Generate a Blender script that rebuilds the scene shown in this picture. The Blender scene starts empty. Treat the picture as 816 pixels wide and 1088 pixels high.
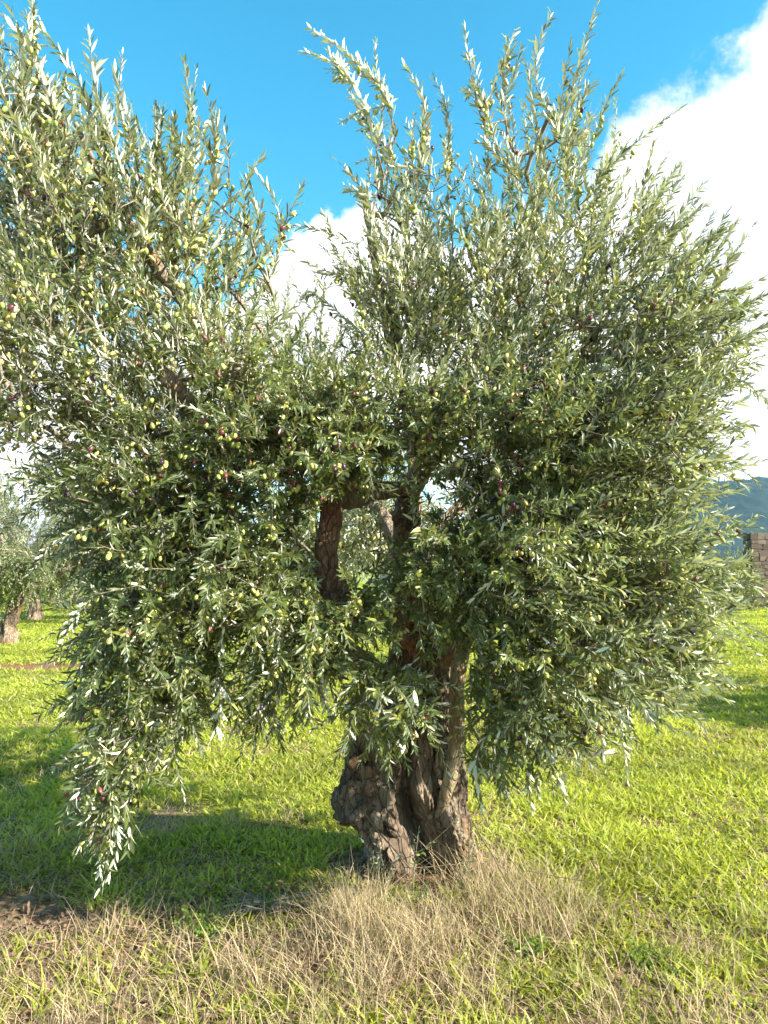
import bpy, bmesh, math, random
import numpy as np
from mathutils import Vector, noise as mnoise

R = math.radians
rng = np.random.default_rng(7)
random.seed(7)
scene = bpy.context.scene
COL = scene.collection

# ---------------------------------------------------------------- camera
CAM_H, PITCH, F = 1.55, R(4.1), 786.0
cam = bpy.data.objects.new("camera", bpy.data.cameras.new("camera"))
COL.objects.link(cam)
cam.location = (0, 0, CAM_H)
cam.rotation_euler = (R(90) + PITCH, 0, 0)
cam.data.sensor_fit = 'VERTICAL'
cam.data.sensor_height = 36.0
cam.data.lens = 36.0 * F / 1088.0
cam.data.clip_start = 0.05
cam.data.clip_end = 6000
scene.camera = cam

# ---------------------------------------------------------------- sky and sun
SUN_EL, SUN_AZ = R(30.5), R(113)          # azimuth measured from +Y towards +X
world = bpy.data.worlds.new("World")
scene.world = world
world.use_nodes = True


class NT:
    """small helper to write node trees"""
    def __init__(self, tree):
        self.t = tree
        self.t.nodes.clear()

    def n(self, typ, ins=None, **props):
        nd = self.t.nodes.new(typ)
        for k, v in props.items():
            setattr(nd, k, v)
        if ins:
            for k, v in ins.items():
                s = nd.inputs[k]
                if isinstance(v, bpy.types.NodeSocket):
                    self.t.links.new(v, s)
                else:
                    s.default_value = v
        return nd

    def math(self, op, a, b=0.0, c=None, clamp=False):
        ins = {0: a, 1: b}
        if c is not None:
            ins[2] = c
        return self.n('ShaderNodeMath', ins, operation=op, use_clamp=clamp).outputs[0]

    def vmath(self, op, a, b=None, out=0):
        ins = {0: a}
        if b is not None:
            ins[1] = b
        return self.n('ShaderNodeVectorMath', ins, operation=op).outputs[out]

    def noise(self, vec, scale, detail=4, rough=0.55, out=0, dist=0.0):
        return self.n('ShaderNodeTexNoise', {'Vector': vec, 'Scale': scale, 'Detail': detail,
                                              'Roughness': rough, 'Distortion': dist}).outputs[out]

    def mix(self, fac, a, b, blend='MIX'):
        nd = self.n('ShaderNodeMix', None, data_type='RGBA', blend_type=blend)
        for i, v in ((0, fac), (6, a), (7, b)):
            if isinstance(v, bpy.types.NodeSocket):
                self.t.links.new(v, nd.inputs[i])
            else:
                if i and len(v) == 3:
                    v = (*v, 1)
                nd.inputs[i].default_value = v
        return nd.outputs[2]

    def smooth(self, v, lo, hi, a=0.0, b=1.0):
        return self.n('ShaderNodeMapRange', {0: v, 1: lo, 2: hi, 3: a, 4: b},
                      interpolation_type='SMOOTHSTEP').outputs[0]


w = NT(world.node_tree)
sky = w.n('ShaderNodeTexSky', None, sky_type='NISHITA', sun_disc=False, sun_elevation=SUN_EL,
          sun_rotation=SUN_AZ, altitude=200, air_density=1.0, dust_density=0.3, ozone_density=2.0)
gen = w.n('ShaderNodeTexCoord').outputs['Generated']
dirv = w.vmath('NORMALIZE', gen)
sep = w.n('ShaderNodeSeparateXYZ', {0: dirv})


def pix_dir(px, py):
    x, z = (px - 408) / F, -(py - 544) / F
    y, z = math.cos(PITCH) - z * math.sin(PITCH), math.sin(PITCH) + z * math.cos(PITCH)
    return Vector((x, y, z)).normalized()


# cloud banks sit at directions of the sky; noise breaks up their outline
warp = w.noise(dirv, 5.0, 6, 0.6, out=1)
wv = w.vmath('SCALE', w.vmath('SUBTRACT', warp, (0.5, 0.5, 0.5)))
wv.node.inputs[3].default_value = 0.16
dw = w.vmath('ADD', dirv, wv)
CLOUDS = [((805, 255), .20, 1.0), ((740, 275), .15, .9), ((870, 160), .10, .8), ((800, 420), .25, 1.0), ((690, 400), .2, .9),
          ((900, 260), .3, 1.0), ((330, 318), .108, 1.0), ((420, 330), .145, .9), ((290, 400), .16, .8),
          ((40, 500), .16, .8), ((130, 440), .13, .6), ((560, 400), .22, .85), ((-200, 420), .3, .9), ((1100, 350), .4, .9),
          ((818, 88), .045, .7)]
field = None
for (px, py), rad, amp in CLOUDS:
    d = w.vmath('DISTANCE', dw, tuple(pix_dir(px, py)), out=1)
    g = w.smooth(d, rad * .25, rad * 1.3, amp, 0.0)
    field = g if field is None else w.math('SMOOTH_MAX', field, g, 0.12)
puff = w.noise(dirv, 7.0, 9, 0.62)
dens = w.math('ADD', field, w.math('MULTIPLY', w.math('SUBTRACT', puff, 0.5), 0.8))
# broken cloud over the rest of the sky, away from the view
rest = w.math('MULTIPLY', w.smooth(sep.outputs[1], 0.1, -0.2), w.smooth(w.noise(dirv, 2.3, 8, 0.6), .50, .66))
mask = w.math('MAXIMUM', w.smooth(dens, 0.27, 0.43), rest)
shade = w.smooth(w.noise(w.vmath('ADD', dirv, (0.03, 0, 0.06)), 4.5, 6, 0.6), 0.40, 0.62)
belly = w.smooth(w.vmath('DISTANCE', dw, tuple(pix_dir(775, 195)), out=1), .02, .13)
shade = w.math('MULTIPLY', w.math('MULTIPLY_ADD', shade, .6, .4), w.math('MULTIPLY_ADD', belly, .8, .2))
cloud_col = w.mix(shade, (3.9, 4.25, 4.8), (7.8, 7.8, 7.8))
hs = w.n('ShaderNodeHueSaturation', {'Hue': 0.468, 'Saturation': 1.36, 'Value': 1.42, 'Color': sky.outputs[0]})
skyc = w.mix(mask, hs.outputs[0], cloud_col)
bg = w.n('ShaderNodeBackground', {'Color': skyc, 'Strength': 0.066})
out = w.n('ShaderNodeOutputWorld', {'Surface': bg.outputs[0]})

sun = bpy.data.objects.new("sun", bpy.data.lights.new("sun", 'SUN'))
COL.objects.link(sun)
sun.data.energy = 5.0
sun.data.angle = R(0.53)
sun.data.color = (1.0, 0.945, 0.85)
SUN_DIR = Vector((math.sin(SUN_AZ) * math.cos(SUN_EL), math.cos(SUN_AZ) * math.cos(SUN_EL), math.sin(SUN_EL)))
sun.rotation_euler = SUN_DIR.to_track_quat('Z', 'Y').to_euler()

scene.view_settings.view_transform = 'Standard'
scene.view_settings.look = 'None'
scene.view_settings.gamma = 1.0
scene.view_settings.exposure = 1.9
scene.render.engine = 'CYCLES'
scene.cycles.max_bounces = 6
scene.cycles.transparent_max_bounces = 8
scene.cycles.volume_bounces = 0


# ================================================================ helpers
def P(px, py, Y):
    d = pix_dir(px, py)
    return Vector((0, 0, CAM_H)) + d * (Y / d.y)


def vnoise(p, seed=0):
    """smooth value noise on an (n,3) array, about -1..1"""
    p = np.asarray(p, float)
    i = np.floor(p).astype(np.int64)
    f = p - i
    f = f * f * (3 - 2 * f)

    def h(dx, dy, dz):
        n = (i[:, 0] + dx) * 374761393 + (i[:, 1] + dy) * 668265263 + (i[:, 2] + dz) * 2147483647 + seed * 974634777
        n = (n ^ (n >> 13)) * 1274126177
        n = n ^ (n >> 16)
        return (n & 0xffff) / 32767.5 - 1.0
    x, y, z = f[:, 0], f[:, 1], f[:, 2]
    a = h(0, 0, 0) * (1 - x) + h(1, 0, 0) * x
    b = h(0, 1, 0) * (1 - x) + h(1, 1, 0) * x
    c = h(0, 0, 1) * (1 - x) + h(1, 0, 1) * x
    d = h(0, 1, 1) * (1 - x) + h(1, 1, 1) * x
    return (a * (1 - y) + b * y) * (1 - z) + (c * (1 - y) + d * y) * z


def fbm(p, octs=4, seed=0, gain=0.5):
    s, a, q = 0, 1.0, np.asarray(p, float)
    for o in range(octs):
        s = s + a * vnoise(q, seed + o * 17)
        a *= gain
        q = q * 2.03 + 11.3
    return s


def p3(x, y, z=0.0):
    x = np.asarray(x, float)
    return np.stack([x, np.asarray(y, float) + 0 * x, z + 0 * x], 1)


def ground_z(x, y):
    x = np.atleast_1d(np.asarray(x, float)); y = np.atleast_1d(np.asarray(y, float))
    near = np.exp(-((x - .17) ** 2 + (y - 3.8) ** 2) / 1.1)
    return 0.035 * fbm(p3(x * .8, y * .8), 3, 5) + 0.05 * near + 0.06 * vnoise(p3(x * .11, y * .11), 9)


def mesh_obj(name, verts, faces, mat, parent=None, attrs=None, smooth=False, loc=None):
    """verts (n,3); faces: list of arrays, each (m,k) with the same k, or a list of tuples"""
    me = bpy.data.meshes.new(name)
    verts = np.asarray(verts, np.float32)
    if isinstance(faces, list) and len(faces) and isinstance(faces[0], np.ndarray):
        loops = np.concatenate([f.ravel() for f in faces]).astype(np.int32)
        sizes = np.concatenate([np.full(len(f), f.shape[1]) for f in faces]).astype(np.int32)
    else:
        loops = np.array([i for f in faces for i in f], np.int32)
        sizes = np.array([len(f) for f in faces], np.int32)
    starts = np.concatenate([[0], np.cumsum(sizes)[:-1]]).astype(np.int32)
    me.vertices.add(len(verts)); me.vertices.foreach_set('co', verts.ravel())
    me.loops.add(len(loops)); me.loops.foreach_set('vertex_index', loops)
    me.polygons.add(len(sizes)); me.polygons.foreach_set('loop_start', starts)
    if smooth:
        me.polygons.foreach_set('use_smooth', np.ones(len(sizes), bool))
    me.update(calc_edges=True)
    for k, v in (attrs or {}).items():
        a = me.attributes.new(k, 'FLOAT', 'POINT')
        a.data.foreach_set('value', np.asarray(v, np.float32))
    me.materials.append(mat)
    o = bpy.data.objects.new(name, me)
    COL.objects.link(o)
    if parent is not None:
        o.parent = parent
    if loc is not None:
        o.location = loc
    return o


def tag(o, label=None, cat=None, group=None, kind=None):
    for k, v in (('label', label), ('category', cat), ('group', group), ('kind', kind)):
        if v:
            o[k] = v
    return o


def empty(name, loc, label, cat, group=None, rz=0.0):
    o = bpy.data.objects.new(name, None)
    COL.objects.link(o)
    o.location = loc
    o.rotation_euler.z = rz
    o.empty_display_size = 0.3
    return tag(o, label, cat, group)


class Tubes:
    """collects tapered tubes along polylines"""
    def __init__(self):
        self.v, self.f, self.n = [], [], 0

    def add(self, pts, radii, sides=5, cap=True):
        pts = np.asarray(pts, float); m = len(pts)
        if m < 2:
            return
        t = np.gradient(pts, axis=0)
        t /= np.linalg.norm(t, axis=1)[:, None] + 1e-9
        ref = np.array([0.31, 0.17, 0.93]) if abs(t[0, 2]) < .9 else np.array([1., 0.1, 0])
        u = np.cross(t, ref); u /= np.linalg.norm(u, axis=1)[:, None] + 1e-9
        v = np.cross(t, u)
        a = np.arange(sides) / sides * 2 * math.pi
        r = np.asarray(radii, float)[:, None, None]
        ring = pts[:, None, :] + r * (u[:, None, :] * np.cos(a)[None, :, None] + v[:, None, :] * np.sin(a)[None, :, None])
        self.v.append(ring.reshape(-1, 3))
        k = np.arange(m - 1)[:, None] * sides; j = np.arange(sides)[None, :]; j2 = (j + 1) % sides
        q = np.stack([k + j, k + sides + j, k + sides + j2, k + j2], -1).reshape(-1, 4) + self.n
        self.f.append(q)
        self.n += m * sides
        if cap:
            self.v.append(pts[-1:] + t[-1:] * r[-1, 0, 0] * .3)
            b = self.n - sides
            self.f.append(np.stack([b + np.arange(sides), np.full(sides, self.n), b + (np.arange(sides) + 1) % sides,
                                    b + (np.arange(sides) + 1) % sides], -1))
            self.n += 1

    def obj(self, name, mat, parent=None, smooth=True):
        v = np.concatenate(self.v)
        quads = np.concatenate(self.f)
        tri = quads[quads[:, 2] == quads[:, 3]][:, :3]
        quads = quads[quads[:, 2] != quads[:, 3]]
        fs = [quads] + ([tri] if len(tri) else [])
        return mesh_obj(name, v, fs, mat, parent, smooth=smooth)


# ================================================================ materials
def new_mat(name):
    m = bpy.data.materials.new(name)
    m.use_nodes = True
    return m, NT(m.node_tree)


def leaf_mat(name, top, under, trans, rough=.42, tmix=.3, yellow=(.30, .28, .05), vary=.5):
    m, t = new_mat(name)
    var = t.n('ShaderNodeAttribute', attribute_name='var').outputs['Fac']
    geo = t.n('ShaderNodeNewGeometry')
    bright = t.math('MULTIPLY_ADD', var, vary, 1 - vary / 2)
    topc = t.mix(t.smooth(var, .90, 1.0, 0, .6), t.mix(1.0, (*top, 1), bright, 'MULTIPLY'), (*yellow, 1))
    undc = t.mix(1.0, (*under, 1), bright, 'MULTIPLY')
    col = t.mix(geo.outputs['Backfacing'], topc, undc)
    rg = t.math('MULTIPLY_ADD', geo.outputs['Backfacing'], .25, rough)
    bs = t.n('ShaderNodeBsdfPrincipled', {'Base Color': col, 'Roughness': rg, 'Specular IOR Level': .5})
    tr = t.n('ShaderNodeBsdfTranslucent', {'Color': t.mix(1.0, (*trans, 1), bright, 'MULTIPLY')})
    ms = t.n('ShaderNodeMixShader', {0: tmix, 1: bs.outputs[0], 2: tr.outputs[0]})
    t.n('ShaderNodeOutputMaterial', {'Surface': ms.outputs[0]})
    return m


M_LEAF = leaf_mat('olive_leaf', (.072, .100, .026), (.66, .66, .50), (.36, .38, .07), tmix=.25, vary=.8)
M_LEAF_FAR = leaf_mat('olive_leaf_far', (.085, .105, .03), (.30, .31, .17), (.26, .28, .06), tmix=.28)
M_SHRUB = leaf_mat('shrub_leaf', (.07, .11, .025), (.12, .17, .06), (.2, .28, .05))
M_WEED = leaf_mat('weed_leaf', (.12, .19, .02), (.17, .24, .04), (.28, .38, .04), tmix=.4)
M_GRASS = leaf_mat('green_grass', (.27, .305, .032), (.28, .315, .045), (.52, .54, .045), rough=.5, tmix=.45, yellow=(.40, .36, .08), vary=.7)
M_STRAW = leaf_mat('dry_grass', (.34, .26, .145), (.34, .26, .145), (.42, .32, .15), rough=.75, tmix=.18, yellow=(.2, .13, .07), vary=1.1)

M_LITTER = leaf_mat('leaf_litter', (.17, .10, .055), (.26, .19, .12), (.2, .12, .05), rough=.7, tmix=.1, yellow=(.40, .34, .2), vary=.8)


def bark_mat(name, c1, c2, c3, scale=1.0, bump=.5, stretch=.35):
    m, t = new_mat(name)
    co = t.n('ShaderNodeTexCoord').outputs['Object']
    mp = t.n('ShaderNodeMapping', {'Vector': co, 'Scale': (scale, scale, scale * stretch)}).outputs[0]
    n1 = t.noise(mp, 9, 8, .65, dist=.6)
    n2 = t.noise(co, 3.2 * scale, 4, .5)
    n3 = t.noise(mp, 42, 6, .7)
    vor = t.n('ShaderNodeTexVoronoi', {'Vector': mp, 'Scale': 26.0}, feature='DISTANCE_TO_EDGE').outputs[0]
    c = t.mix(t.smooth(n1, .38, .62), (*c1, 1), (*c2, 1))
    c = t.mix(t.smooth(n2, .5, .68), c, (*c3, 1))
    c = t.mix(t.smooth(t.noise(co, 11 * scale, 5, .7), .60, .68, 0, .55), c, (c2[0] * 1.35, c2[1] * 1.45, c2[2] * 1.5, 1))
    c = t.mix(t.smooth(vor, .07, .0, 0, .6), c, (c1[0] * .4, c1[1] * .38, c1[2] * .35, 1))
    c = t.mix(t.smooth(n3, .46, .34, 0, .7), c, (c1[0] * .35, c1[1] * .33, c1[2] * .3, 1))
    h = t.math('ADD', t.math('MULTIPLY', n1, 1.0), t.math('ADD', t.math('MULTIPLY', n3, .5), t.smooth(vor, 0, .12, 0, .35)))
    bp = t.n('ShaderNodeBump', {'Height': h, 'Strength': bump, 'Distance': .032}).outputs[0]
    bs = t.n('ShaderNodeBsdfPrincipled', {'Base Color': c, 'Roughness': .9, 'Normal': bp, 'Specular IOR Level': .25})
    t.n('ShaderNodeOutputMaterial', {'Surface': bs.outputs[0]})
    return m


M_BARK = bark_mat('olive_bark', (.105, .074, .048), (.29, .22, .15), (.22, .125, .065), 1.0, 1.0)
M_LIMB = bark_mat('limb_bark', (.20, .15, .10), (.33, .27, .2), (.26, .15, .085), 1.6, .7)
M_PALE = bark_mat('smooth_bark', (.20, .155, .09), (.34, .27, .165), (.27, .19, .10), 1.4, .6)
M_TWIG = bark_mat('twig_bark', (.20, .18, .13), (.30, .27, .2), (.22, .15, .10), 3, .3)
M_RED = bark_mat('cut_wood', (.27, .13, .07), (.36, .21, .13), (.22, .1, .055), 1.6, .9)


def olive_mat(name, c, c2):
    m, t = new_mat(name)
    oc = t.n('ShaderNodeNewGeometry').outputs['Position']
    n = t.noise(oc, 28, 2)
    bs = t.n('ShaderNodeBsdfPrincipled', {'Base Color': t.mix(t.smooth(n, .35, .65), (*c, 1), (*c2, 1)),
                                          'Roughness': .38, 'Specular IOR Level': .45, 'Subsurface Weight': 0.0})
    t.n('ShaderNodeOutputMaterial', {'Surface': bs.outputs[0]})
    return m


M_OLIVES = [olive_mat('olive_green', (.30, .35, .07), (.42, .45, .12)), olive_mat('olive_yellow', (.46, .43, .10), (.5, .42, .14)),
            olive_mat('olive_purple', (.10, .02, .03), (.20, .05, .05)), olive_mat('olive_black', (.025, .012, .03), (.05, .02, .045))]

# ================================================================ ground
gm, t = new_mat('meadow_soil')
co = t.n('ShaderNodeNewGeometry').outputs['Position']
a = t.noise(co, 1.1, 6, .6)
b = t.noise(co, 14, 6, .7)
cgr = t.noise(co, .35, 4, .6)
soil = t.mix(b, (.06, .035, .02, 1), (.19, .115, .065, 1))
green = t.mix(b, (.07, .13, .012, 1), (.19, .27, .03, 1))
straw = t.mix(b, (.20, .15, .07, 1), (.38, .31, .16, 1))
sp = t.n('ShaderNodeSeparateXYZ', {0: co})
farness = t.smooth(sp.outputs[1], 5, 14)
g1 = t.mix(t.smooth(a, t.math('MULTIPLY_ADD', farness, .12, .40), t.math('MULTIPLY_ADD', farness, .12, .56)), green, straw)
g1 = t.mix(t.smooth(a, .36, .27), g1, soil)
nearc = t.mix(t.smooth(b, .40, .6), soil, t.mix(.5, soil, straw))
ell = t.vmath('MULTIPLY', t.vmath('SUBTRACT', co, (-5.3, 11.5, 0)), (.42, 1.7, 0))
ell = t.math('ADD', t.vmath('LENGTH', ell, out=1), t.math('MULTIPLY', t.math('SUBTRACT', a, .5), 2.6))
g1 = t.mix(t.smooth(ell, 1.15, .85), g1, (.20, .095, .05, 1))
colr = t.mix(farness, nearc, g1)
far2 = t.mix(t.smooth(cgr, .4, .62), (.16, .23, .03, 1), (.26, .25, .09, 1))
colr = t.mix(t.smooth(sp.outputs[1], 16, 40), colr, far2)
bp = t.n('ShaderNodeBump', {'Height': b, 'Strength': .8, 'Distance': .04}).outputs[0]
bs = t.n('ShaderNodeBsdfPrincipled', {'Base Color': colr, 'Roughness': .95, 'Normal': bp, 'Specular IOR Level': .1})
t.n('ShaderNodeOutputMaterial', {'Surface': bs.outputs[0]})
N = 260
s = np.linspace(-1, 1, N)
gx = np.sinh(s * 6.0) / np.sinh(6.0) * 2500
gy = np.sinh(s * 6.0) / np.sinh(6.0) * 2500 + 4
X, Y = np.meshgrid(gx, gy)
X, Y = X.ravel(), Y.ravel()
Z = ground_z(X, Y)
idx = np.arange(N * N).reshape(N, N)
fq = np.stack([idx[:-1, :-1], idx[:-1, 1:], idx[1:, 1:], idx[1:, :-1]], -1).reshape(-1, 4)
tag(mesh_obj('ground', np.stack([X, Y, Z], 1), [fq], gm, smooth=True), kind='structure')

# forested hill far to the right
hm, t = new_mat('hill_forest')
co = t.n('ShaderNodeTexCoord').outputs['Object']
nz = t.noise(co, .05, 8, .75)
bs = t.n('ShaderNodeBsdfPrincipled', {'Base Color': t.mix(t.smooth(nz, .35, .65), (.006, .018, .018, 1), (.022, .045, .032, 1)),
                                      'Roughness': .9, 'Specular IOR Level': .1})
t.n('ShaderNodeOutputMaterial', {'Surface': bs.outputs[0]})
nx, ny = 420, 90
hx = np.linspace(-900, 1500, nx); hy = np.linspace(560, 1400, ny)
X, Y = np.meshgrid(hx, hy); X, Y = X.ravel(), Y.ravel()
prof = 128 * np.exp(-((X - 640) / 520) ** 2) + 30 * np.exp(-((X + 700) / 500) ** 2)
rise = np.clip((Y - 560) / 330, 0, 1); rise = rise * rise * (3 - 2 * rise)
Z = prof * rise * (1 + .10 * fbm(p3(X * .006, Y * .006), 3, 3)) + 5.0 * np.abs(fbm(p3(X * .09, Y * .09), 3, 4)) * rise - 3
idx = np.arange(nx * ny).reshape(ny, nx)
fq = np.stack([idx[:-1, :-1], idx[:-1, 1:], idx[1:, 1:], idx[1:, :-1]], -1).reshape(-1, 4)
tag(mesh_obj('hill', np.stack([X, Y, Z], 1), [fq], hm, smooth=True), kind='structure')


# ================================================================ leaves, shoots, trees
def leaf_mesh(name, base, d, n, L, W, mat, parent, curl=.2, var=None):
    """leaves as folded 8-point blades. base,d,n (k,3): root, direction, upper-side normal"""
    k = len(base)
    d = d / (np.linalg.norm(d, axis=1)[:, None] + 1e-9)
    n = n - d * np.sum(n * d, 1)[:, None]
    n = n / (np.linalg.norm(n, axis=1)[:, None] + 1e-9)
    s = np.cross(d, n)
    L = L[:, None]; W = W[:, None]
    cu = (rng.normal(0, 1, (k, 1)) * curl + curl * .6)

    def pt(tl, ts, tn):
        return base + d * L * tl + s * W * ts - n * L * cu * tl * tl + n * W * tn
    V = np.stack([pt(0, 0, 0), pt(.30, -.46, .10), pt(.30, 0, -.04), pt(.30, .46, .10),
                  pt(.68, -.42, .10), pt(.68, 0, -.04), pt(.68, .42, .10), pt(1, 0, 0)], 1).reshape(-1, 3)
    o = np.arange(k)[:, None] * 8
    quads = np.concatenate([o + np.array([[1, 2, 5, 4]]), o + np.array([[2, 3, 6, 5]])])
    tris = np.concatenate([o + np.array([[0, 2, 1]]), o + np.array([[0, 3, 2]]), o + np.array([[4, 5, 7]]), o + np.array([[5, 6, 7]])])
    if var is None:
        var = rng.random(k)
    return mesh_obj(name, V, [quads, tris], mat, parent, {'var': np.repeat(var, 8)}, smooth=False)


class Leaves:
    def __init__(self):
        self.b, self.d, self.n, self.L, self.W, self.v = [], [], [], [], [], []

    def shoot(self, pts, spacing=.017, L=.056, W=.0125, ang=(.5, .95), bare=.0, tone=.5, taper=.45, gaps=False):
        """opposite, crosswise leaf pairs along a polyline"""
        pts = np.asarray(pts, float)
        seg = np.linalg.norm(np.diff(pts, axis=0), axis=1)
        cum = np.concatenate([[0], np.cumsum(seg)])
        tot = cum[-1]
        m = max(2, int(tot * (1 - bare) / spacing))
        u = tot * bare + (np.arange(m) + .5) / m * tot * (1 - bare)
        pos = np.stack([np.interp(u, cum, pts[:, c]) for c in range(3)], 1)
        eps = tot * .05
        p2 = np.stack([np.interp(np.minimum(u + eps, tot), cum, pts[:, c]) for c in range(3)], 1)
        p1 = np.stack([np.interp(np.maximum(u - eps, 0), cum, pts[:, c]) for c in range(3)], 1)
        ax = p2 - p1; ax /= np.linalg.norm(ax, axis=1)[:, None] + 1e-9
        ref = np.array([.2, .3, .93]) if abs(ax[0, 2]) < .85 else np.array([.95, .3, .1])
        e1 = np.cross(ax, ref); e1 /= np.linalg.norm(e1, axis=1)[:, None] + 1e-9
        e2 = np.cross(ax, e1)
        ph0 = rng.random() * 6.28
        for side in (0, 1):
            ph = ph0 + np.arange(m) * (math.pi / 2) + side * math.pi + rng.normal(0, .35, m)
            rad = e1 * np.cos(ph)[:, None] + e2 * np.sin(ph)[:, None]
            al = rng.uniform(ang[0], ang[1], m) * (1 - .45 * (u / tot) ** 3)
            d = ax * np.cos(al)[:, None] + rad * np.sin(al)[:, None]
            d[:, 2] -= .10
            nn = ax * np.sin(al)[:, None] - rad * np.cos(al)[:, None]
            nn += rng.normal(0, .38, (m, 3))
            nn[:, 2] += 1.0 * np.clip(.75 - ax[:, 2], 0, 1.1)      # leaves turn their upper side to the sky
            keep = rng.random(m) > .07
            if gaps:
                keep &= (vnoise(pos * 16, 3) > -.62)
            sz = (1 - taper * (u / tot) ** 2.2) * rng.uniform(.62, 1.2, m)
            self.b.append(pos[keep]); self.d.append(d[keep]); self.n.append(nn[keep])
            self.L.append((L * sz)[keep]); self.W.append((W * sz * rng.uniform(.85, 1.2, m))[keep])
            self.v.append(np.clip(tone + rng.normal(0, .26, m), 0, 1)[keep])

    def obj(self, name, mat, parent, curl=.2):
        c = np.concatenate
        return leaf_mesh(name, c(self.b), c(self.d), c(self.n), c(self.L), c(self.W), mat, parent, curl, c(self.v))


def resample(pts, rad, step):
    pts = np.asarray([tuple(p) for p in pts], float); rad = np.asarray(rad, float)
    # Catmull-Rom for soft bends
    q = np.vstack([2 * pts[0] - pts[1], pts, 2 * pts[-1] - pts[-2]])
    outp, outr = [], []
    for i in range(len(pts) - 1):
        a, b, c, d = q[i:i + 4]
        k = max(2, int(np.linalg.norm(c - b) / step))
        for j in range(k):
            s_ = j / k
            outp.append(.5 * (2 * b + (c - a) * s_ + (2 * a - 5 * b + 4 * c - d) * s_ ** 2 + (3 * b - a - 3 * c + d) * s_ ** 3))
            outr.append(rad[i] * (1 - s_) + rad[i + 1] * s_)
    outp.append(pts[-1]); outr.append(rad[-1])
    return np.array(outp), np.array(outr)


def rough_tube(name, pts, rad, mat, parent, sides=20, step=.02, amp=.12, seed=0, flute=.0, cap=True):
    p, r = resample(pts, rad, step)
    m = len(p)
    wob = np.stack([vnoise(p * 5 + 3.1, seed + 1), vnoise(p * 5 + 9.7, seed + 2), vnoise(p * 5 + 5.5, seed + 3)], 1)
    p = p + wob * r[:, None] * .25
    tb = Tubes(); tb.add(p, r, sides, cap)
    v = np.concatenate(tb.v)
    ctr = np.repeat(p, sides, axis=0); rr = np.repeat(r, sides)
    body = v[:m * sides]
    dv = body - ctr
    nz = amp * fbm(body * np.array([14, 14, 7]), 3, seed) + amp * .5 * fbm(body * 40, 2, seed + 7)
    if flute:
        ang_ = np.arctan2(dv[:, 1], dv[:, 0])
        nz = nz + flute * np.sin(ang_ * 5 + body[:, 2] * 4 + 2 * vnoise(body * 4, seed))
    v[:m * sides] = ctr + dv * (1 + nz)[:, None]
    tb.v = [v]
    return tb.obj(name, mat, parent)


def grow(limb_pts, targets):
    """join every shoot base to the nearest wood already there; returns chains and twig radii"""
    cap = len(limb_pts) + len(targets) * 14
    pos = np.zeros((cap, 3)); par = np.full(cap, -1); cnt = np.zeros(cap)
    n = len(limb_pts); nl = n
    pos[:n] = limb_pts
    targets = np.asarray(targets)
    dmin = np.array([np.min(np.sum((limb_pts - q) ** 2, 1)) for q in targets])
    ends = np.zeros(len(targets), int)
    chains = []
    for ti in np.argsort(dmin):
        q = targets[ti]
        d2 = np.sum((pos[:n] - q) ** 2, 1)
        d2[:n] *= np.where(np.arange(n) < nl, 1.0, 1.0)
        j = int(np.argmin(d2)); dist = math.sqrt(d2[j])
        k = max(1, min(12, int(dist / .07)))
        ch = [j]
        a = pos[j].copy()
        bow = rng.normal(0, .09, 3) * dist
        for s_ in range(1, k + 1):
            f_ = s_ / k
            pos[n] = a * (1 - f_) + q * f_ + bow * math.sin(math.pi * f_) + (rng.normal(0, .006, 3) if s_ < k else 0)
            par[n] = ch[-1]; ch.append(n); n += 1
        cnt[ch[-1]] += 1
        ends[ti] = ch[-1]
        chains.append(ch)
    for i in range(n - 1, nl - 1, -1):
        if par[i] >= nl:
            cnt[par[i]] += cnt[i]
    rad = .0017 * np.maximum(cnt, 1) ** .48
    return pos[:n], rad, chains, nl


def sample_blob(c, r, k):
    v = rng.normal(0, 1, (k, 3)); v /= np.linalg.norm(v, axis=1)[:, None]
    return np.asarray(c) + v * (rng.random((k, 1)) ** .42) * np.asarray(r)


def shoot_curve(b, d, L, bend):
    k = 6
    s_ = np.linspace(0, 1, k)[:, None]
    d = np.asarray(d, float); d = d / (np.linalg.norm(d) + 1e-9)
    side = rng.normal(0, .15, 3)
    return np.asarray(b) + d * L * s_ + (np.array([0, 0, bend]) + side) * L * s_ ** 2


# ---------------------------------------------------------------- the main olive tree
tree = empty('olive_tree', (0.13, 3.8, 0), 'big old olive tree with split gnarled trunk and fruit, nearest in the grove', 'olive tree')
TO = Vector(tree.location)


def local(p):
    return np.asarray(p, float) - np.array(TO)


# trunk: silhouette measured in pixels -> metres at 3.75 m
prof_z = np.array([-.15, .0, .12, .24, .34, .44, .54, .66, .8, .9, .98, 1.06, 1.18, 1.3, 1.42])
prof_l = np.array([388, 391, 393, 385, 372, 368, 370, 371, 370, 376, 392, 408, 418, 424, 428])
prof_r = np.array([520, 512, 506, 500, 496, 494, 490, 486, 488, 488, 482, 477, 474, 468, 462])
K = 3.75 / 786
rings, segs = 400, 380
zz = np.linspace(-.15, 1.42, rings)
l_ = (np.interp(zz, prof_z, prof_l) - 408) * K; r_ = (np.interp(zz, prof_z, prof_r) - 408) * K
cx = (l_ + r_) / 2; wx = (r_ - l_) / 2
wy = np.interp(zz, [-.15, 0, .3, .8, 1.0, 1.42], [.34, .28, .25, .23, .17, .10])
th = np.linspace(0, 2 * math.pi, segs, endpoint=False)
TH, ZZ = np.meshgrid(th, zz)
CX, WX, WY = (np.repeat(q[:, None], segs, 1) for q in (cx, wx, wy))
ux, uy = np.cos(TH), np.sin(TH)
q = np.stack([ux.ravel() * .9, uy.ravel() * .9, ZZ.ravel() * .9], 1)
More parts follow.
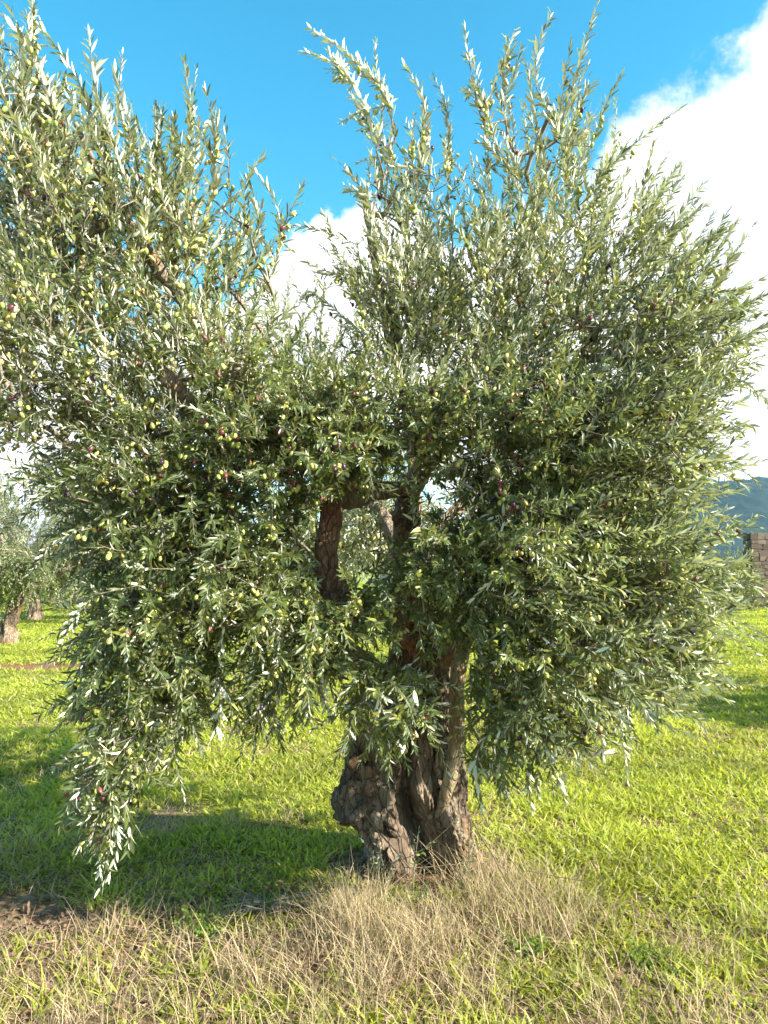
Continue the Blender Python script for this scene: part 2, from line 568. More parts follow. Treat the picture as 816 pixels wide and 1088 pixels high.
tw = ZZ.ravel() * 1.1
qx = np.stack([np.cos(TH.ravel() + tw * .5), np.sin(TH.ravel() + tw * .5), ZZ.ravel() * .45], 1)
disp = .13 * fbm(qx * 2.1, 3, 21) + .11 * (1 - np.abs(fbm(qx * np.array([5.0, 5.0, 3.2]), 2, 33)) * 1.6) * .6 \
    + .05 * fbm(np.stack([qx[:, 0] * 9, qx[:, 1] * 9, ZZ.ravel() * 5], 1), 3, 44) + .02 * fbm(q * 26, 2, 51)
strand = np.stack([np.cos(TH.ravel() + tw * .5) * 9, np.sin(TH.ravel() + tw * .5) * 9, ZZ.ravel() * 3.2], 1)
strand += .8 * np.stack([vnoise(qx * 4, 5), vnoise(qx * 4, 6), vnoise(qx * 4, 7)], 1)
disp += .075 * (1 - np.abs(fbm(strand, 3, 61)) * 2.2) - .03
disp -= .05 * np.clip(vnoise(np.stack([VX0 * 17 for VX0 in (np.cos(TH.ravel()) * .3, np.sin(TH.ravel()) * .3, ZZ.ravel())], 1), 64) - .35, 0, 1) * 2
disp = disp.reshape(TH.shape) - .04
# knobs where old branches were cut
for kz, ka, kr, kh in ((.30, -2.5, .22, .22), (.62, -1.9, .12, .13), (.72, -1.25, .14, .12), (.48, -1.1, .13, .12), (.25, -.9, .18, .15),
                       (1.0, -1.8, .16, .16), (.15, -2.2, .2, .10), (.86, -2.3, .14, .12), (1.2, -1.3, .1, .2), (.55, -.5, .15, .1)):
    dd = ((ZZ - kz) / (kr * .62)) ** 2 + (((TH - ka + math.pi) % (2 * math.pi) - math.pi) / (kr * 2.2)) ** 2
    disp += kh * np.exp(-dd * 1.3) - kh * .55 * np.exp(-dd * 9)
rad_f = 1 + disp * np.interp(ZZ, [0, 1.0, 1.42], [1, 1, .8])
# the cleft that splits the trunk, opening to a hollow at the foot
thc = np.interp(zz, [-.15, .2, .5, .9], [-1.38, -1.46, -1.58, -1.50])[:, None]
sg = np.interp(zz, [-.15, .1, .26, .38, .5, .8, 1.0], [.52, .50, .42, .24, .12, .09, .03])[:, None]
dp = np.interp(zz, [-.15, .1, .26, .40, .55, .75, .95, 1.05], [.93, .93, .90, .75, .55, .42, .3, 0])[:, None]
dth = (TH - thc + math.pi) % (2 * math.pi) - math.pi
dth = dth + .03 * np.sin(ZZ * 30)
rad_f *= 1 - dp * np.exp(-(dth / sg) ** 4)
dth2 = (TH + 1.02 + .12 * np.sin(ZZ * 7) + math.pi) % (2 * math.pi) - math.pi
rad_f *= 1 - .20 * np.exp(-(dth2 / .07) ** 2) * np.interp(ZZ, [0, .2, .9, 1.1], [0, 1, 1, 0])
dth3 = (TH + 2.15 + .10 * np.sin(ZZ * 9 + 1) + math.pi) % (2 * math.pi) - math.pi
rad_f *= 1 - .13 * np.exp(-(dth3 / .06) ** 2) * np.interp(ZZ, [0, .2, .9, 1.1], [0, 1, 1, 0])
flare = np.interp(ZZ, [-.15, .0, .15], [1.2, 1.06, 1]) + np.interp(ZZ, [-.15, .2], [.12, 0]) * np.sin(TH * 5 + 1)
VX = CX + WX * ux * rad_f * flare
VY = 3.8 + WY * uy * rad_f * flare
tv = np.stack([VX.ravel(), VY.ravel(), ZZ.ravel()], 1)
tv = np.vstack([tv, [[cx[-1], 3.8, 1.45]]])
idx = np.arange(rings * segs).reshape(rings, segs); idn = np.roll(idx, -1, 1)
fq = np.stack([idx[:-1], idn[:-1], idn[1:], idx[1:]], -1).reshape(-1, 4)
ft = np.stack([idx[-1], idn[-1], np.full(segs, len(tv) - 1)], -1)
trunk = mesh_obj('trunk', local(tv), [fq, ft], M_BARK, tree, smooth=True)


def lump(name, c, r, mat, parent, seed=0, amp=.3, holes=()):
    n1, n2 = 60, 40
    a1 = np.linspace(0, 2 * math.pi, n1, endpoint=False); a2 = np.linspace(.05, math.pi - .05, n2)
    A, B = np.meshgrid(a1, a2)
    d = np.stack([np.cos(A) * np.sin(B), np.sin(A) * np.sin(B), np.cos(B)], -1).reshape(-1, 3)
    f_ = 1 + amp * fbm(d * 2.2 + seed, 4, seed, .55) + amp * .25 * fbm(d * 9, 2, seed + 3)
    for hd, hs_ in holes:
        hd = np.asarray(hd, float); hd /= np.linalg.norm(hd)
        ang_ = np.arccos(np.clip(d @ hd, -1, 1))
        f_ *= 1 - .55 * np.exp(-(ang_ / hs_) ** 4) + .12 * np.exp(-((ang_ - hs_ * 1.5) / (hs_ * .5)) ** 2)
    v = d * f_[:, None] * np.asarray(r)
    idx = np.arange(n1 * n2).reshape(n2, n1); idn = np.roll(idx, -1, 1)
    fq = np.stack([idx[:-1], idx[1:], idn[1:], idn[:-1]], -1).reshape(-1, 4)
    v = np.vstack([v, [[0, 0, r[2] * .98], [0, 0, -r[2] * .98]]])
    k = n1 * n2
    f1 = np.stack([idx[0], idn[0], np.full(n1, k)], -1); f2 = np.stack([idn[-1], idx[-1], np.full(n1, k + 1)], -1)
    return mesh_obj(name, v + local(c), [fq, f1, f2], mat, parent, smooth=True)


lump('burl', P(386, 848, 3.62), (.115, .11, .16), M_BARK, trunk, 4, .38, [((-.3, -1, .2), .25), ((-.8, -.6, -.3), .18)])
lump('burl', P(440, 665, 3.62), (.085, .08, .12), M_RED, trunk, 11, .35, [((0, -1, 0), .3)])
lump('burl', P(470, 800, 3.60), (.05, .05, .10), M_BARK, trunk, 15, .35)
lump('burl', P(432, 545, 3.62), (.06, .06, .085), M_BARK, tree, 19, .4, [((-.2, -1, .1), .25)])

LIMBS = [  # mat, points (px, py, Y), radii, sides
    (M_LIMB, [(452, 720, 3.8), (440, 650, 3.78), (428, 590, 3.72), (430, 545, 3.68), (448, 500, 3.66), (480, 430, 3.7), (525, 340, 3.8), (560, 250, 3.8), (585, 170, 3.75)],
     [.11, .085, .06, .055, .055, .045, .034, .022, .010]),
    (M_LIMB, [(436, 520, 3.62), (400, 522, 3.5), (362, 530, 3.38), (330, 480, 3.25), (290, 430, 3.1), (240, 380, 3.0), (180, 300, 2.95), (120, 210, 2.85), (80, 130, 2.75)],
     [.045, .04, .05, .045, .04, .034, .026, .018, .008]),
    (M_RED, [(347, 515, 3.36), (350, 550, 3.3), (347, 590, 3.27), (356, 630, 3.25)], [.045, .052, .05, .058]),
    (M_LIMB, [(320, 470, 3.2), (250, 470, 3.05), (180, 500, 2.9), (150, 560, 2.85), (140, 650, 2.85), (125, 740, 2.85)], [.04, .034, .028, .022, .016, .008]),
    (M_LIMB, [(240, 470, 3.05), (208, 440, 2.9), (176, 398, 2.72)], [.03, .032, .034]),
    (M_LIMB, [(290, 440, 3.1), (268, 420, 3.0), (250, 394, 2.9)], [.03, .026, .034]),
    (M_LIMB, [(452, 640, 3.78), (500, 570, 3.6), (580, 500, 3.4), (670, 440, 3.2), (760, 400, 3.1)], [.06, .045, .035, .025, .01]),
    (M_LIMB, [(470, 700, 3.7), (530, 630, 3.4), (600, 620, 3.1), (680, 650, 2.95), (730, 700, 2.9)], [.055, .04, .03, .02, .01]),
    (M_PALE, [(462, 882, 3.68), (472, 850, 3.60), (479, 815, 3.555), (484, 770, 3.54), (485, 720, 3.54), (500, 660, 3.5), (540, 580, 3.4), (600, 480, 3.3), (640, 380, 3.3)],
     [.012, .028, .036, .037, .037, .036, .03, .022, .012]),
    (M_LIMB, [(400, 790, 3.66), (392, 740, 3.5), (374, 690, 3.35), (340, 650, 3.2), (270, 620, 3.0), (200, 620, 2.85)], [.05, .036, .028, .022, .016, .008]),
    (M_LIMB, [(336, 425, 3.2), (310, 408, 3.1), (285, 362, 3.05), (255, 320, 3.0), (228, 290, 2.95)], [.018, .014, .012, .009, .005]),
    (M_LIMB, [(448, 480, 3.7), (420, 380, 3.6), (400, 290, 3.5), (385, 200, 3.4)], [.04, .03, .02, .008]),
    (M_LIMB, [(440, 600, 3.9), (470, 560, 4.3), (520, 500, 4.8), (560, 450, 5.2)], [.06, .045, .03, .012]),
    (M_LIMB, [(430, 600, 3.9), (400, 540, 4.3), (330, 480, 4.7), (270, 430, 5.0)], [.055, .04, .03, .012]),
    (M_LIMB, [(436, 620, 3.9), (440, 520, 4.3), (430, 420, 4.6), (420, 330, 4.7)], [.05, .04, .025, .01]),
]
limb_nodes = []
for i, (mt, pts, rad) in enumerate(LIMBS):
    pw = [P(*q) for q in pts]
    rough_tube('limb', [tuple(local(p)) for p in pw], rad, mt, tree, sides=22, step=.02, amp=.13 if mt is not M_PALE else .10, seed=60 + i, flute=.05 if mt is not M_PALE else .02)
    rp, _ = resample(pw, rad, .06)
    limb_nodes.append(rp[2:] if i not in (2, 4, 5) else rp[:1])
lump('cut_knot', P(356, 628, 3.22), (.066, .06, .085), M_RED, tree, 23, .25, [((-.1, -1, .25), .3), ((.45, -1, .1), .16)])
limb_nodes = np.vstack(limb_nodes)

# crown: masses of shoots. (px, py, Y), (rx px, ry px, rY m), count, direction (right, away, up), length, bend
B = [
    ((90, 255, 2.85), (120, 112, .55), 275, (-.1, -.1, 1), .24, .1),
    ((30, 170, 2.7), (70, 90, .5), 80, (-.05, -.1, 1.1), .26, .1),
    ((198, 285, 3.0), (58, 85, .45), 105, (.05, -.1, 1), .24, .1),
    ((45, 390, 2.75), (95, 90, .6), 270, (-.4, -.4, .5), .24, 0),
    ((195, 410, 2.95), (115, 80, .55), 260, (-.1, -.5, .6), .23, 0),
    ((165, 520, 3.0), (95, 80, .55), 330, (-.2, -.7, .1), .21, -.1),
    ((305, 480, 3.0), (85, 75, .5), 260, (.1, -.7, .3), .21, -.1),
    ((350, 470, 2.95), (60, 55, .3), 120, (.1, -.7, .2), .2, -.1),
    ((240, 600, 3.0), (105, 80, .5), 360, (0, -.7, -.1), .21, -.2),
    ((160, 660, 2.9), (60, 70, .4), 200, (-.1, -.6, -.3), .19, -.2),
    ((165, 730, 2.9), (72, 40, .3), 140, (-.1, -.6, -.2), .17, -.15),
    ((124, 800, 2.75), (36, 55, .22), 75, (-.1, -.5, -.5), .14, -.1),
    ((112, 870, 2.7), (18, 30, .12), 16, (-.05, -.3, -.7), .12, -.1),
    ((320, 660, 3.0), (60, 55, .35), 150, (.0, -.7, -.2), .19, -.2),
    ((290, 730, 3.05), (50, 25, .25), 40, (.0, -.4, -.5), .16, -.2),
    ((412, 735, 2.95), (42, 38, .28), 85, (.05, -.8, -.2), .17, -.2),
    ((385, 640, 3.05), (42, 42, .25), 80, (0, -.8, 0), .17, -.15),
    ((450, 590, 3.05), (38, 50, .3), 90, (.1, -.8, 0), .18, -.15),
    ((500, 610, 3.1), (50, 65, .35), 110, (.2, -.7, 0), .2, -.2),
    ((400, 455, 3.1), (90, 50, .45), 230, (0, -.7, .3), .21, 0),
    ((432, 345, 3.4), (58, 72, .5), 150, (-.15, -.2, 1), .24, .1),
    ((430, 240, 3.4), (55, 55, .45), 42, (-.2, -.1, 1.1), .24, .1),
    ((545, 335, 3.4), (95, 90, .55), 240, (.05, -.3, 1), .25, .1),
    ((575, 225, 3.5), (70, 75, .5), 70, (.05, -.1, 1.1), .27, .1),
    ((650, 300, 3.3), (70, 75, .5), 100, (.45, -.1, .8), .26, .05),
    ((690, 375, 3.15), (72, 70, .5), 210, (.8, -.2, .45), .25, .0),
    ((550, 460, 3.15), (110, 80, .55), 420, (.25, -.7, .4), .23, 0),
    ((665, 480, 3.05), (75, 75, .5), 310, (.8, -.3, .25), .22, 0),
    ((560, 590, 3.0), (95, 75, .45), 340, (.5, -.6, .1), .22, -.1),
    ((670, 600, 3.0), (68, 65, .45), 230, (.9, -.3, .15), .22, -.1),
    ((620, 690, 2.9), (80, 50, .4), 150, (.8, -.4, -.1), .21, -.15),
    ((565, 750, 2.9), (48, 36, .25), 45, (.5, -.4, -.3), .18, -.1),
    ((530, 690, 2.95), (32, 55, .25), 55, (.3, -.6, -.3), .18, -.1),
    ((525, 750, 3.0), (26, 60, .2), 55, (.2, -.5, -.5), .16, -.1),
    ((515, 830, 3.0), (14, 35, .15), 10, (.2, -.2, -.7), .14, 0),
    ((455, 650, 3.1), (35, 35, .25), 50, (.1, -.8, 0), .17, -.15),
    ((600, 780, 2.9), (30, 28, .2), 14, (.6, -.3, -.4), .18, -.1),
    ((700, 700, 2.9), (40, 35, .2), 30, (.9, -.3, -.1), .2, -.1),
    # the far side of the crown
    ((120, 300, 3.7), (110, 90, .4), 90, (-.3, .2, .9), .26, 0),
    ((300, 430, 4.6), (120, 90, .5), 200, (-.3, .5, .4), .28, 0),
    ((400, 560, 4.5), (90, 60, .4), 150, (0, .5, 0), .26, -.1),
    ((540, 420, 4.7), (140, 100, .6), 260, (.3, .5, .4), .28, 0),
    ((430, 340, 4.5), (110, 60, .5), 75, (0, .3, .9), .28, .1),
    ((180, 560, 3.9), (100, 80, .5), 80, (-.5, .3, -.1), .24, -.2),
    ((630, 560, 3.9), (90, 90, .5), 110, (.5, .3, -.1), .26, -.2),
    ((640, 690, 3.6), (60, 45, .3), 40, (.6, .2, -.5), .24, -.2),
]
# long single shoots that make the outline: base px,py -> tip px,py at depth
LONG = [((100, 150), (40, 25), 2.6), ((60, 130), (2, 15), 2.5), ((118, 150), (95, 35), 2.6), ((20, 110), (12, 10), 2.5), ((150, 200), (122, 75), 2.7),
        ((205, 190), (196, 64), 2.8), ((225, 210), (218, 95), 2.85), ((185, 200), (168, 118), 2.8), ((245, 230), (238, 130), 2.9),
        ((268, 260), (278, 168), 2.95), ((255, 300), (262, 190), 2.95), ((30, 200), (-20, 60), 2.5), ((285, 300), (270, 180), 3.0), ((140, 220), (70, 90), 2.7),
        ((300, 360), (258, 235), 3.0), ((420, 150), (330, 30), 3.1), ((400, 160), (322, 55), 3.1), ((430, 200), (372, 100), 3.2), ((450, 180), (430, 70), 3.2),
        ((400, 240), (355, 168), 3.2), ((480, 180), (462, 85), 3.3), ((520, 150), (494, 30), 3.2), ((540, 180), (502, 60), 3.2), ((540, 150), (548, 32), 3.25),
        ((550, 190), (535, 85), 3.25), ((595, 140), (586, 14), 3.3), ((590, 150), (606, 50), 3.3), ((600, 170), (632, 88), 3.3), ((580, 180), (560, 70), 3.3),
        ((610, 200), (570, 120), 3.3), ((640, 240), (668, 140), 3.3), ((680, 250), (695, 150), 3.2), ((680, 270), (722, 175), 3.15), ((690, 290), (748, 195), 3.1),
        ((700, 300), (775, 232), 3.0), ((720, 340), (800, 240), 2.95), ((730, 350), (812, 295), 2.9), ((740, 380), (830, 335), 2.9), ((730, 400), (812, 388), 2.9),
        ((720, 440), (800, 452), 2.9), ((710, 520), (782, 522), 2.9), ((710, 570), (772, 575), 2.9), ((700, 620), (768, 640), 2.9), ((690, 680), (772, 706), 2.7),
        ((690, 700), (776, 745), 2.7), ((660, 720), (730, 780), 2.7), ((620, 740), (640, 800), 2.75), ((580, 780), (600, 850), 2.75), ((520, 780), (512, 860), 2.9),
        ((118, 840), (106, 944), 2.65), ((125, 840), (135, 905), 2.7), ((105, 800), (78, 870), 2.7), ((110, 730), (66, 765), 2.8), ((165, 760), (160, 820), 2.8), ((120, 700), (75, 715), 2.8),
        ((300, 720), (285, 790), 2.9), ((340, 700), (350, 760), 2.9), ((232, 720), (222, 790), 2.7), ((400, 730), (412, 800), 2.75), ((440, 730), (428, 800), 2.7),
        ((380, 260), (310, 240), 3.2), ((390, 290), (305, 262), 3.2), ((400, 210), (368, 200), 3.2), ((340, 420), (322, 330), 4.2), ((350, 420), (345, 300), 4.3),
        ((330, 430), (300, 320), 4.4), ((470, 260), (418, 150), 3.3), ((500, 240), (515, 130), 3.3), ((560, 560), (500, 640), 2.7)]
CROWN_C = np.array(P(400, 480, 3.6))
lv, tw_t, olv = Leaves(), Tubes(), []
targets, shoots, longs = [], [], set()


def pruned(sh):
    """the crown is cut open in front of the hanging stub and beside the fork"""
    m_ = sh[sh[:, 1] < 3.7]
    if not len(m_):
        return False
    x_ = m_[:, 0] * 3.3 / m_[:, 1]; z_ = CAM_H + (m_[:, 2] - CAM_H) * 3.3 / m_[:, 1]
    stub = (x_ > -.30) & (x_ < -.205) & (z_ > 1.44) & (z_ < 1.80) & (m_[:, 1] < 3.22)
    hole = (x_ > -.20) & (x_ < -.06) & (z_ > 1.57) & (z_ < 1.82)
    fork = (x_ > -.04) & (x_ < .11) & (z_ > 1.62) & (z_ < 1.83) & (m_[:, 1] < 3.6)
    stem = (x_ > .10) & (x_ < .22) & (z_ > 1.12) & (z_ < 1.38) & (m_[:, 1] < 3.6) & (rng.random() < .6)
    return bool((stub | hole | (fork & (rng.random() < .7)) | stem).any())


for (c, r, k, dr, L, bend) in B:
    cw = np.array(P(*c)); sc = c[2] / F
    pts = sample_blob(cw, (r[0] * sc, r[2], r[1] * sc), k)
    dr = np.array(dr, float)
    for q in pts:
        # leave the opening beside the forked limbs and the low space round the trunk clear
        if abs(q[0] + .10) < .06 and 1.55 < q[2] < 1.80 and 2.3 < q[1] < 3.9:
            continue
        if abs(q[0] + .205) < .06 and 1.40 < q[2] < 1.78 and q[1] < 3.3:
            continue
        if np.hypot(q[0] + .80, q[2] - 2.22) < .10 and q[1] < 2.85:
            continue
        if q[2] < .75 and abs(q[0] - .1) < .45:
            continue
        outw = (q - cw) / (np.array([r[0] * sc, r[2], r[1] * sc]) + .01)
        d = dr + outw * .55 + rng.normal(0, .42, 3)
        if q[2] - .0 < .35:
            d[2] = abs(d[2]) * .3
        sh = shoot_curve(q, d, L * rng.uniform(.6, 1.3), bend + rng.normal(0, .12))
        if pruned(sh):
            continue
        shoots.append(sh)
        targets.append(q)
for (b0, b1, Yd) in LONG:
    a, b = np.array(P(b0[0], b0[1], Yd)), np.array(P(b1[0], b1[1], Yd + rng.uniform(-.15, .15)))
    L = np.linalg.norm(b - a)
    s_ = np.linspace(0, 1, 8)[:, None]
    side = rng.normal(0, .085, 3) * L
    main = a + (b - a) * s_ + side * np.sin(s_ * math.pi)
    shoots.append(main); targets.append(a); longs.add(len(shoots) - 1)
    for j in range(int(L / .12)):          # side shoots along the lower part
        u = rng.uniform(.0, .72)
        q = main[int(u * 7)]
        d = (b - a) / L + rng.normal(0, .38, 3)
        shoots.append(shoot_curve(q, d, L * (1 - u) * rng.uniform(.3, .7), 0)); targets.append(q)
pos, rad, chains, nl = grow(limb_nodes, np.array(targets))
for ch in chains:
    tw_t.add(local(pos[ch]), np.concatenate([[rad[ch[1]]], rad[ch[1:]]]), 6 if rad[ch[1]] > .005 else 4, cap=False)
for si, sh in enumerate(shoots):
    q = local(sh)
    L = np.linalg.norm(sh[-1] - sh[0])
    tw_t.add(q, np.linspace(.0020, .0009, len(q)), 3, cap=False)
    tone = float(np.clip(.45 + .22 * vnoise(sh[:1] * 2.2, 77)[0] + rng.normal(0, .08), .1, .9))
    upr = (sh[-1] - sh[0])[2] / L
    if si in longs:
        lv.shoot(q, spacing=.019, L=rng.uniform(.056, .074), W=rng.uniform(.013, .0165), tone=tone, ang=(.3, .7), taper=.35, gaps=True)
        continue
    lv.shoot(q, spacing=.0145, L=rng.uniform(.042, .062), W=rng.uniform(.0095, .0138), gaps=True, tone=tone, ang=(.3, .75) if upr > .6 else (.5, 1.0))
    if rng.random() < .5 and L < .5:
        k = rng.integers(2, 8)
        purple = .16 + .35 * (vnoise(sh[:1] * 1.6 + 40, 5)[0] > .35)
        for _ in range(k):
            u = rng.uniform(0, .6) * 5
            i0 = int(u); bpt = sh[i0] * (1 - (u - i0)) + sh[min(i0 + 1, len(sh) - 1)] * (u - i0)
            off = rng.normal(0, .012, 3); off[2] = -abs(off[2]) - .014
            m_ = (2 if rng.random() < .6 else 3) if rng.random() < purple * .55 else (1 if rng.random() < .35 else 0)
            olv.append((bpt + off, m_, rng.uniform(.85, 1.15)))
            tw_t.add(local(np.array([bpt, bpt + off * .6])), [.0008, .0008], 3, cap=False)
crown = lv.obj('crown', M_LEAF, tree)
tw_t.obj('twigs', M_TWIG, crown)


# olives: the hundred that show largest are parts of their own, the rest one mass
def olive_geo():
    n1, n2 = 9, 7
    v = [(0, 0, 1.0)]
    for i in range(1, n2):
        b_ = math.pi * i / n2
        for j in range(n1):
            a_ = 2 * math.pi * j / n1
            v.append((math.sin(b_) * math.cos(a_), math.sin(b_) * math.sin(a_), math.cos(b_)))
    v.append((0, 0, -1.0))
    f3, f4 = [], []
    for j in range(n1):
        f3.append((0, 1 + j, 1 + (j + 1) % n1))
        e = 1 + (n2 - 2) * n1
        f3.append((len(v) - 1, e + (j + 1) % n1, e + j))
        for i in range(n2 - 2):
            s0 = 1 + i * n1
            f4.append((s0 + j, s0 + n1 + j, s0 + n1 + (j + 1) % n1, s0 + (j + 1) % n1))
    return np.array(v) * np.array([.0080, .0080, .0105]), np.array(f3), np.array(f4)


OV, OF3, OF4 = olive_geo()
bpy.context.view_layer.update()
dg = bpy.context.evaluated_depsgraph_get()
camp = Vector((0, 0, CAM_H))
cand = []
for i, (p, m_, s_) in enumerate(olv):
    v = Vector(p) - camp
    d = v.length
    inp = v @ Vector((0, math.cos(PITCH), math.sin(PITCH)))
    upc = v @ Vector((0, -math.sin(PITCH), math.cos(PITCH)))
    if abs(v.x / inp * F) > 400 or abs(upc / inp * F) > 535:
        continue
    cand.append((d / s_, i))
cand.sort()
vis = []
for d, i in cand[:900]:
    p = Vector(olv[i][0]); seen = 0
    for off in ((0, 0, 0), (.006, 0, 0), (-.006, 0, 0), (0, 0, .008), (0, 0, -.008)):
        v = p + Vector(off) - camp
        seen += not scene.ray_cast(dg, camp, v.normalized(), distance=v.length - .012)[0]
    if seen:
        vis.append((-(seen / 5) / d ** 2, i))
vis.sort()
chosen = {i for _, i in vis[:100]}
proto = [mesh_obj('olive', OV, [OF4, OF3], M_OLIVES[m_], None, smooth=True) for m_ in range(4)]
used = [False] * 4
bulk = [[], [], [], []]
for i, (p, m_, s_) in enumerate(olv):
    rx, ry = rng.normal(0, .4), rng.normal(0, .4)
    if i in chosen:
        o = proto[m_] if not used[m_] else proto[m_].copy()
        if used[m_]:
            COL.objects.link(o)
        used[m_] = True
        o.parent = tree
        o.location = tuple(local(p)); o.scale = (s_,) * 3; o.rotation_euler = (rx, ry, 0)
    else:
        bulk[m_].append((local(p), s_, rx, ry))
for m_ in range(4):
    if not used[m_]:
        bpy.data.objects.remove(proto[m_])
BV, BF4, BF3, BM4, BM3, n = [], [], [], [], [], 0
for m_ in range(4):
    for p, s_, rx, ry in bulk[m_]:
        v = OV * s_
        v = np.stack([v[:, 0] + v[:, 2] * ry, v[:, 1] + v[:, 2] * rx, v[:, 2]], 1)
        BV.append(v + p); BF4.append(OF4 + n); BF3.append(OF3 + n); BM4 += [m_] * len(OF4); BM3 += [m_] * len(OF3); n += len(OV)
bo = mesh_obj('olives', np.concatenate(BV), [np.concatenate(BF4), np.concatenate(BF3)], M_OLIVES[0], tree, smooth=True)
for m_ in (1, 2, 3):
    bo.data.materials.append(M_OLIVES[m_])
bo.data.polygons.foreach_set('material_index', np.array(BM4 + BM3, np.int32))
bo['kind'] = 'stuff'
print('leaves', sum(len(q) for q in lv.L), 'shoots', len(shoots), 'olives', len(olv), 'chosen', len(chosen))

# suckers at the foot
for (px, py, Yd, h, lean) in ((412, 968, 3.40, .36, -.04), (438, 962, 3.34, .30, .03), (404, 964, 3.44, .2, -.1), (488, 960, 3.42, .24, .12), (498, 950, 3.5, .32, .05), (447, 966, 3.3, .17, .1)):
    b_ = P(px, py, Yd)
    b_.z = float(ground_z(b_.x, b_.y)[0])
    L2, T2 = Leaves(), Tubes()
    pts = shoot_curve(local(b_), (lean, -.05, 1), h, .0)
    T2.add(pts, np.linspace(.003, .0012, 6), 4)
    L2.shoot(pts, spacing=.022, L=.034, W=.0095, ang=(.8, 1.25), tone=.55)
    for _ in range(3):
        s2 = shoot_curve(pts[rng.integers(1, 4)], rng.normal(0, .5, 3) + np.array([0, 0, .7]), h * .4, 0)
        T2.add(s2, np.linspace(.002, .001, 6), 3); L2.shoot(s2, spacing=.02, L=.03, W=.009, ang=(.8, 1.2), tone=.55)
    st = T2.obj('sucker_shoot', M_TWIG, tree)
    L2.obj('foliage', M_LEAF, st)

# ================================================================ other olive trees
def absorb(a, b):
    """fine twigs become part of the foliage mesh they carry"""
    bm = bmesh.new(); bm.from_mesh(a.data); k = len(bm.faces)
    bm.from_mesh(b.data); bm.faces.ensure_lookup_table()
    for f in bm.faces[k:]:
        f.material_index = 1
    a.data.materials.append(b.data.materials[0])
    bm.to_mesh(a.data); bm.free()
    bpy.data.objects.remove(b)


def orchard_tree(name, loc, label, group, seed, H=3.6, Rr=1.9, n_sh=620, leafL=.085, leafW=.022, tr=.17, low=.9, lean=0.15):
    global rng
    keep = rng
    rng = np.random.default_rng(seed)
    t_ = empty(name, loc, label, 'olive tree', group)
    fork = 1.05
    rough_tube('trunk', [(0, 0, -.12), (-.02, 0, .2), (lean * .2, 0, .6), (lean, 0, fork), (lean * 1.3, 0, fork + .15)],
               [tr * 1.6, tr * 1.15, tr * .9, tr * .95, tr * .5], M_BARK, t_, 36, .03, .2, seed, .07)
    nodes = []
    nb = 5
    for k in range(nb):
        a_ = k / nb * 6.28 + rng.uniform(-.3, .3)
        up = rng.uniform(.55, 1.0)
        p_ = [(lean, 0, fork - .08), (lean + math.cos(a_) * .4, math.sin(a_) * .4, fork + .35 * up),
              (lean + math.cos(a_) * .85 * Rr * .55, math.sin(a_) * .85 * Rr * .55, fork + 1.0 * up),
              (lean + math.cos(a_) * Rr * .72, math.sin(a_) * Rr * .72, fork + 1.5 * up)]
        rough_tube('limb', p_, [tr * .55, tr * .42, tr * .25, .015], M_LIMB, t_, 14, .04, .12, seed + k, .04)
        nodes.append(resample(p_, [1] * 4, .15)[0][1:])
    nodes = np.vstack(nodes)
    lv_, tb_, tg = Leaves(), Tubes(), []
    zc = (H + low) / 2
    cl = []
    for k in range(17):
        v = rng.normal(0, 1, 3); v /= np.linalg.norm(v)
        cl.append((np.array([v[0] * Rr * .68, v[1] * Rr * .68, zc + v[2] * (H - low) * .34]), rng.uniform(.42, .72)))
    for k in range(n_sh):
        c_, r_c = cl[rng.integers(len(cl))]
        q_ = sample_blob(c_, (r_c, r_c, r_c * .9), 1)[0]
        if q_[2] < low * .7:
            continue
        ow = q_ - np.array([0, 0, zc]); ow /= np.linalg.norm(ow) + 1e-6
        d_ = ow * .7 + rng.normal(0, .45, 3) + np.array([0, 0, .45 if q_[2] > zc else -.35])
        sh_ = shoot_curve(q_, d_, rng.uniform(.25, .5), -.15 if q_[2] < zc else .05)
        lv_.shoot(sh_, spacing=.030, L=leafL, W=leafW, tone=.5 + .2 * vnoise(q_[None] * 1.5, seed)[0])
        tg.append(q_)
    ps, rd, chs, _ = grow(nodes, np.array(tg))
    for ch in chs:
        tb_.add(ps[ch], np.maximum(rd[ch], .003) * 1.3, 4, cap=False)
    cr = lv_.obj('crown', M_LEAF_FAR, t_)
    absorb(cr, tb_.obj('twigs', M_TWIG, None))
    rng = keep
    return t_


def copy_tree(o, loc, rz, sc, label, group, parent=None):
    c = o.copy(); COL.objects.link(c)
    if parent is None:
        c.location = loc; c.rotation_euler.z = rz; c.scale = (sc,) * 3
        c['label'] = label
        if group:
            c['group'] = group
    else:
        c.parent = parent
    for ch in list(o.children):
        if ch.parent == o:
            copy_tree(ch, None, 0, 1, None, None, c)
    return c


G = 'olive trees standing further off in the grove'
gz = lambda x, y: float(ground_z(x, y)[0])
tA = orchard_tree('olive_tree', (-7.35, 14.6, gz(-7.35, 14.6)), 'smaller olive tree with leaning trunk on lit grass past the big tree', G, 101, H=3.9, Rr=2.6, lean=.32, tr=.14, low=.95, n_sh=1900)
tB = orchard_tree('olive_tree', (.85, 10.6, gz(.85, 10.6)), 'olive tree directly behind the big trunk, almost hidden by its crown', G, 202, H=3.3, Rr=1.9, low=1.0, tr=.15, n_sh=1000)
copy_tree(tB, (7.2, 7.6, gz(7.2, 7.6)), 1.9, 1.0, 'olive tree right of the big one, shading the grass beside its crown', G)
copy_tree(tA, (-9.6, 20.5, gz(-9.6, 20.5)), 2.4, 1.1, 'olive tree in the shaded row behind the leaning one', G)
copy_tree(tB, (-6.6, 24, gz(-6.6, 24)), .7, 1.15, 'olive tree seen past the hanging side of the big crown, farther than the leaning one', G)
